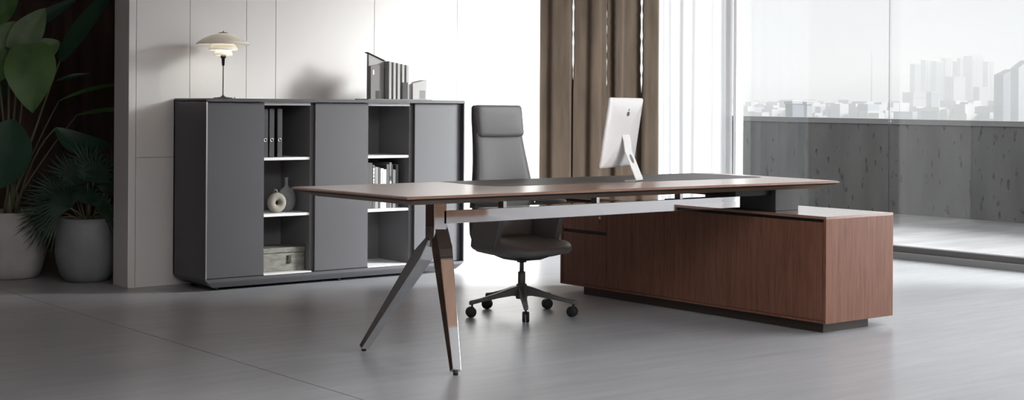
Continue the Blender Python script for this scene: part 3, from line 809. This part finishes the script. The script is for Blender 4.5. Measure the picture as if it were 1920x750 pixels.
leaf(Bm, P(32, 224, -.10), P(12, 350, -.18), .37, tocam, sag=.0, shape='oval')
leaf(Bm, P(20, 60, .15), P(120, -10, .2), .12, tocam, sag=.02, shape='long')
leaf(Bm, P(90, 150, .15), P(150, 130, .2), .03, tocam, sag=.02, shape='long')
leaf(Bm, P(0, 120, .15), P(-50, 230, .1), .2, tocam, sag=.02, shape='long')
crown = P(22, 395)
for q, r in ((P(32, 92, -.16), .008), (P(36, 96, -.02), .008), (P(106, 112, .05), .007), (P(102, 240, 0), .006), (P(98, 188, .12), .005), (P(32, 224, -.10), .006), (P(-4, 36, -.08), .007), (P(130, 215, .15), .005), (P(58, 115, -.08), .006), (P(20, 60, .15), .006)):
    mid = (crown + q) * .5 + Vector((0, 0, .12)) * (1 if q.z < 1.0 else .3) - R_ * .02
    a_ = crown + (q - crown) * .02 + R_ * rnd.uniform(-.04, .04)
    pts = [a_ * (1 - t) ** 2 + mid * 2 * t * (1 - t) + q * t * t for t in [i / 8 for i in range(9)]]
    S.tube(pts, [r * 1.5 - r * .7 * i / 8 for i in range(9)], 8)
for k in range(4):
    a = 1.3 * k; S.lathe([(.022, 0), (.020, .05), (.012, .10), (.004, .14)], tuple(crown + Vector((.035 * math.cos(a), .035 * math.sin(a), -.02))), 10)
A.build('foliage', M_leafA, pl, recalc=False); Bm.build('dark_foliage', M_leafB, pl, recalc=False); S.build('stems', M_stem, pl)

pp = empty('potted_palm', (3.560, 8.900, 0), 'dark spiky fan palm in a rounded grey pot beside the wall end', 'plant')
pot(pp, [(0, 0), (.110, 0), (.135, .008), (.168, .05), (.192, .13), (.199, .21), (.192, .29), (.176, .37), (.168, .400), (.160, .402), (.156, .39), (0, .36)], M_pot2, .155, .37)
fm = MB(); sm_ = MB(); c0 = Vector((0, 0, .38))
fans = [(-.10, -.05, .74), (.07, -.06, .78), (-.24, -.05, .60), (.0, .0, .86), (-.18, .08, .74), (.16, .04, .66), (-.30, -.03, .46), (.05, -.14, .56), (-.12, -.16, .52), (.14, -.12, .48), (-.22, -.1, .42), (.2, .1, .8)]
for (lx, ly, z) in fans:
    tipc = R_ * lx + F_ * ly + Vector((0, 0, z))
    dirv = (tipc - c0).normalized(); st_ = c0 + R_ * lx * .15
    hubp = st_ + (tipc - st_) * .62
    sm_.tube([st_, st_ + (hubp - st_) * .5 + Vector((0, 0, .02)), hubp], [.006, .005, .004], 6)
    sidev = dirv.cross(-F_); 
    if sidev.length < .2: sidev = Vector((1, 0, 0))
    sidev.normalize()
    nb = 19
    for k in range(nb):
        a = math.radians(-82 + 164 * k / (nb - 1)); d = dirv * math.cos(a) + sidev * math.sin(a) - F_ * .15
        Lk = .25 * (.75 + .25 * math.cos(a)) * rnd.uniform(.9, 1.1)
        tip = hubp + d * Lk + Vector((0, 0, -.05 * abs(math.sin(a)) - .02))
        w = .0085; sd = d.cross(-F_).normalized() * w
        mid = hubp + d * Lk * .5 + Vector((0, 0, .008))
        fm.add([hubp - sd * .4, hubp + sd * .4, mid + sd, mid - sd, tip + F_ * .001, mid + Vector((0, 0, .003)) - F_ * .003], [(0, 1, 2, 5), (0, 5, 3), (3, 5, 4), (5, 2, 4)])
fm.v = [(x, max(y, -.255) if x > .03 else y, z) for (x, y, z) in fm.v]
fm.build('fronds', M_leafC, pp, recalc=False); sm_.build('stems', M_stem, pp)

# ------------------------------------------------------------------ the city beyond the terrace
GZ = -34.0
def dirpt(az, dist):      # az: degrees from +X
    return Vector((math.cos(az) * dist, math.sin(az) * dist, 0))
M_ground = mat('distant_ground', rough=.9); noise_col(M_ground, (.08, .085, .09), (.14, .14, .145), scale=.01, detail=8)
M_cityA = mat('pale_render_facade', (.20, .205, .215), .8); M_cityB = mat('blue_grey_facade', (.06, .08, .115), .6); M_cityW = mat('window_band_grey', (.07, .085, .11), .5); M_cityR = mat('roof_white', (.22, .22, .225), .8)
M_hill = mat('distant_hill', (.16, .19, .20), .95)
mb = MB(); mb.add([(-200, 120, GZ), (9000, 120, GZ), (9000, 9000, GZ), (-200, 9000, GZ)], [(0, 1, 2, 3)])
struct(mb.build('ground', M_ground))
TP = []
f_, yaw = 2713.54, math.radians(51.989)
def azi(px): return yaw - math.atan((px - 953.95) / f_)
def tower(px0, px1, ytop, dist, name, m, label, bands=0, slope=0, vert=0, grp='towers of the hazy high rise cluster'):
    a = azi((px0 + px1) / 2); dd = dist / math.cos(a - yaw)
    c = dirpt(a, dd); TP.append((c.x, c.y)); w = (px1 - px0) / f_ * dist; h = 1.127 + (205 - ytop) / f_ * dist - GZ
    e = empty(name, (c.x, c.y, GZ), label, 'building', yaw - PI / 2 + math.radians(20), grp)
    dp = w * .8; ww = w * .78
    b = MB(); slant(b, -ww / 2, ww / 2, -dp / 2, dp / 2, 0, h, h + slope); b = b.build('tower_block', m, e)
    MB().box(-ww / 2 - .6, ww / 2 + .6, -dp / 2 - .6, dp / 2 + .6, h - 1.5 , h).build('parapet', M_cityR, e) if not slope else None
    if bands:
        z = 6
        while z < h - 4: MB().box(-ww / 2 + 1, ww / 2 - 1, -dp / 2 - .3, -dp / 2, z, z + 1.6).build('window_band', M_cityW, e); z += h / bands
    if vert:
        for i in range(vert):
            x = -ww / 2 + ww * (i + .3) / vert; MB().box(x, x + ww / vert * .45, -dp / 2 - .3, -dp / 2, 3, h - 3).build('window_strip', M_cityW, e)
T = [(1707, 1725, 121, 2400, M_cityB, 'blue tower with white horizontal bands at the left end of the high rise cluster', 9, 0, 0),
     (1727, 1746, 114, 2500, M_cityA, 'pale tower beside the blue banded tower', 0, 0, 2),
     (1747, 1766, 116, 2450, M_cityB, 'blue grey striped tower, third from the left of the high rise cluster', 0, 0, 3),
     (1765, 1783, 110, 2600, M_cityA, 'flat roofed pale tower rising behind the striped blue grey tower', 0, 0, 2),
     (1786, 1795, 116, 2500, M_cityB, 'very narrow blue tower in the middle of the high rise cluster', 8, 0, 0),
     (1795, 1807, 110, 2550, M_cityA, 'slim pale tower just left of the tallest tower', 0, 0, 1),
     (1808, 1841, 106, 2500, M_cityA, 'tallest and widest pale tower of the high rise cluster', 0, 3, 4),
     (1844, 1862, 116, 2450, M_cityA, 'pale tower at the right end of the high rise cluster', 0, 0, 1),
     (1774, 1807, 145, 2100, M_cityA, 'lower broad pale block standing in front of the high rise cluster', 0, 0, 0),
     (1826, 1849, 164, 2000, M_cityA, 'short white block in front of the tallest tower', 0, 0, 0),
     (1738, 1757, 173, 1900, M_cityB, 'low blue block in front of the left towers', 0, 0, 0),
     (1695, 1737, 175, 2000, M_cityA, 'long low pale block below the blue banded tower', 4, 0, 0),
     (1866, 1899, 141, 1500, M_cityB, 'large blue fronted building at the right edge of the view', 0, 6, 0),
     (1897, 1925, 128, 1480, M_cityA, 'pale slanting roofed building cut by the right edge of the view', 0, 8, 0),
     (1474, 1507, 193, 900, M_cityB, 'blue grey house block just above the parapet on the left', 0, 0, 0),
     (1508, 1522, 194, 880, M_cityA, 'narrow white house block next to the blue grey one above the parapet', 0, 0, 0)]
for (a, b, y, d, m, lab, bands, slope, vert) in T:
    tower(a, b, y, d, 'tower_building' if y < 150 else 'city_building', m, lab, bands, slope, vert, 'towers of the hazy high rise cluster' if y < 190 else 'house blocks above the parapet')
# slender mast
c = dirpt(azi(1634), 2600); e = MB().lathe([(2.2, 0), (1.2, 60), (.5, 128), (.2, 136)], n=8).build('radio_mast', M_cityB); e.location = (c.x, c.y, GZ)
tag(e, 'faint slender radio mast on the horizon left of the high rises', 'mast')
TP.append((c.x, c.y))
# endless low houses, too many to count
mb = MB()
for k in range(2600):
    px = rnd.uniform(1180, 2050); dist = 1700 * (4600 / 1700) ** rnd.random()
    c = dirpt(azi(px), dist); s = rnd.uniform(6, 16) * (1 + dist / 4000); t = rnd.uniform(6, 16) * (1 + dist / 4000)
    if any(abs(c.x - q[0]) < 34 and abs(c.y - q[1]) < 34 for q in TP): continue
    h = 33 + dist / 2713 * rnd.uniform(-18, 4) + rnd.choice((0, 0, 3, 8, 14)) * dist / 2713
    mb.box(c.x - s / 2, c.x + s / 2, c.y - t / 2, c.y + t / 2, GZ, GZ + h, rnd.choice((0, 0, 0, 1, 2, 2)))
tag(mb.build('city_houses', [M_cityA, M_cityB, M_cityR], recalc=False), 'hazy sprawl of low white and blue grey houses beyond the parapet', 'houses', kind='stuff')
# hill ridge on the horizon
mb = MB()
def hill(s, t):
    px = 1000 + 1100 * s; a = azi(px); d = 5200 + 900 * t
    hgt = (55 + 40 * math.sin(3.1 * s + .6) + 22 * math.sin(9 * s + 1) + 10 * math.sin(23 * s)) * math.sin(PI * t)
    p = dirpt(a, d); return (p.x, p.y, GZ + max(0, hgt) * 1.7)
mb.grid(hill, 80, 10)
struct(mb.build('hill_ridge', M_hill))
# haze over the city: a real scattering layer
M_haze = bpy.data.materials.new('city_haze'); M_haze.use_nodes = True
nt = M_haze.node_tree
for n in list(nt.nodes):
    if n.type != 'OUTPUT_MATERIAL': nt.nodes.remove(n)
out = [n for n in nt.nodes if n.type == 'OUTPUT_MATERIAL'][0]
vs_ = nt.nodes.new('ShaderNodeVolumeScatter'); vs_.inputs['Color'].default_value = (.96, .98, 1, 1); vs_.inputs['Density'].default_value = .00038
va_ = nt.nodes.new('ShaderNodeVolumeAbsorption'); va_.inputs['Color'].default_value = (0, 0, 0, 1); va_.inputs['Density'].default_value = .00036
ad_ = nt.nodes.new('ShaderNodeAddShader'); nt.links.new(vs_.outputs[0], ad_.inputs[0]); nt.links.new(va_.outputs[0], ad_.inputs[1])
nt.links.new(ad_.outputs[0], out.inputs['Volume'])
hz = MB().box(0, 7000, 160, 7000, GZ - 60, 110).build('haze', M_haze)
tag(hz, 'white haze lying over the city and the hills', 'haze', kind='stuff')

# ------------------------------------------------------------------ light
w = bpy.data.worlds.new('World'); bpy.context.scene.world = w; w.use_nodes = True
nt = w.node_tree; bg = nt.nodes['Background']
tc = nt.nodes.new('ShaderNodeTexCoord'); sx = nt.nodes.new('ShaderNodeSeparateXYZ'); cr_ = nt.nodes.new('ShaderNodeValToRGB')
nt.links.new(tc.outputs['Generated'], sx.inputs[0]); nt.links.new(sx.outputs['Z'], cr_.inputs[0]); nt.links.new(cr_.outputs[0], bg.inputs[0])
e = cr_.color_ramp.elements; e[0].position = 0; e[0].color = (.80, .81, .82, 1); e[1].position = .35; e[1].color = (.90, .905, .91, 1)
bg.inputs[1].default_value = 1.0
sun = bpy.data.lights.new('sun', 'SUN'); sun.energy = 23.0; sun.angle = math.radians(28); sun.color = (1, .99, .975)
so = bpy.data.objects.new('sun', sun); C.objects.link(so)
sd = Vector((-.70, .62, -.34)).normalized()          # travel direction of the light
so.rotation_euler = sd.to_track_quat('-Z', 'Y').to_euler(); so.location = (20, -5, 12)

M_fill = bpy.data.materials.new('fill_panel_glow'); M_fill.use_nodes = True
B(M_fill).inputs['Emission Color'].default_value = (.97, .985, 1, 1); B(M_fill).inputs['Emission Strength'].default_value = LUM
for (x, y) in ((-.6, -.5), (2.0, -.5), (4.6, -.5), (-.6, 1.3), (2.0, 1.3), (4.6, 1.3), (7.7, .6), (7.7, 2.3), (7.9, 4.0)):  # unseen panels added as fill to brighten the interior
    p = empty('ceiling_fill', (x, y, CEIL), 'square unseen fill panel added on the ceiling to brighten the room', 'light', 0, 'added fill panels')
    MB().box(-.62, .62, -.62, .62, -.03, -.0005).build('frame', M_frame, p)
    MB().box(-.6, .6, -.6, .6, -.034, -.0305).build('fill_diffuser', M_fill, p)

# ------------------------------------------------------------------ camera
cam = bpy.data.cameras.new('camera'); co = bpy.data.objects.new('camera', cam); C.objects.link(co)
bpy.context.scene.camera = co
cam.sensor_width = 36; cam.sensor_fit = 'HORIZONTAL'; cam.lens = 2713.54 / 1920 * 36
cam.shift_x = (960 - 953.95) / 1920; cam.shift_y = (198.8 - 375) / 1920
cam.clip_start = .05; cam.clip_end = 20000
Fv = Vector((math.cos(yaw), math.sin(yaw), 0)); Rv = Vector((math.sin(yaw), -math.cos(yaw), 0)); Zv = Vector((0, 0, 1)); r = math.radians(.35)
Xc = Rv * math.cos(r) + Zv * math.sin(r); Yc = -Rv * math.sin(r) + Zv * math.cos(r); Zc = -Fv
co.matrix_world = Matrix(((Xc.x, Yc.x, Zc.x, 0), (Xc.y, Yc.y, Zc.y, 0), (Xc.z, Yc.z, Zc.z, 1.1272), (0, 0, 0, 1)))
vs = bpy.context.scene.view_settings
vs.view_transform = 'Standard'; vs.look = 'None'; vs.exposure = 0; vs.gamma = 1; vs.use_curve_mapping = False
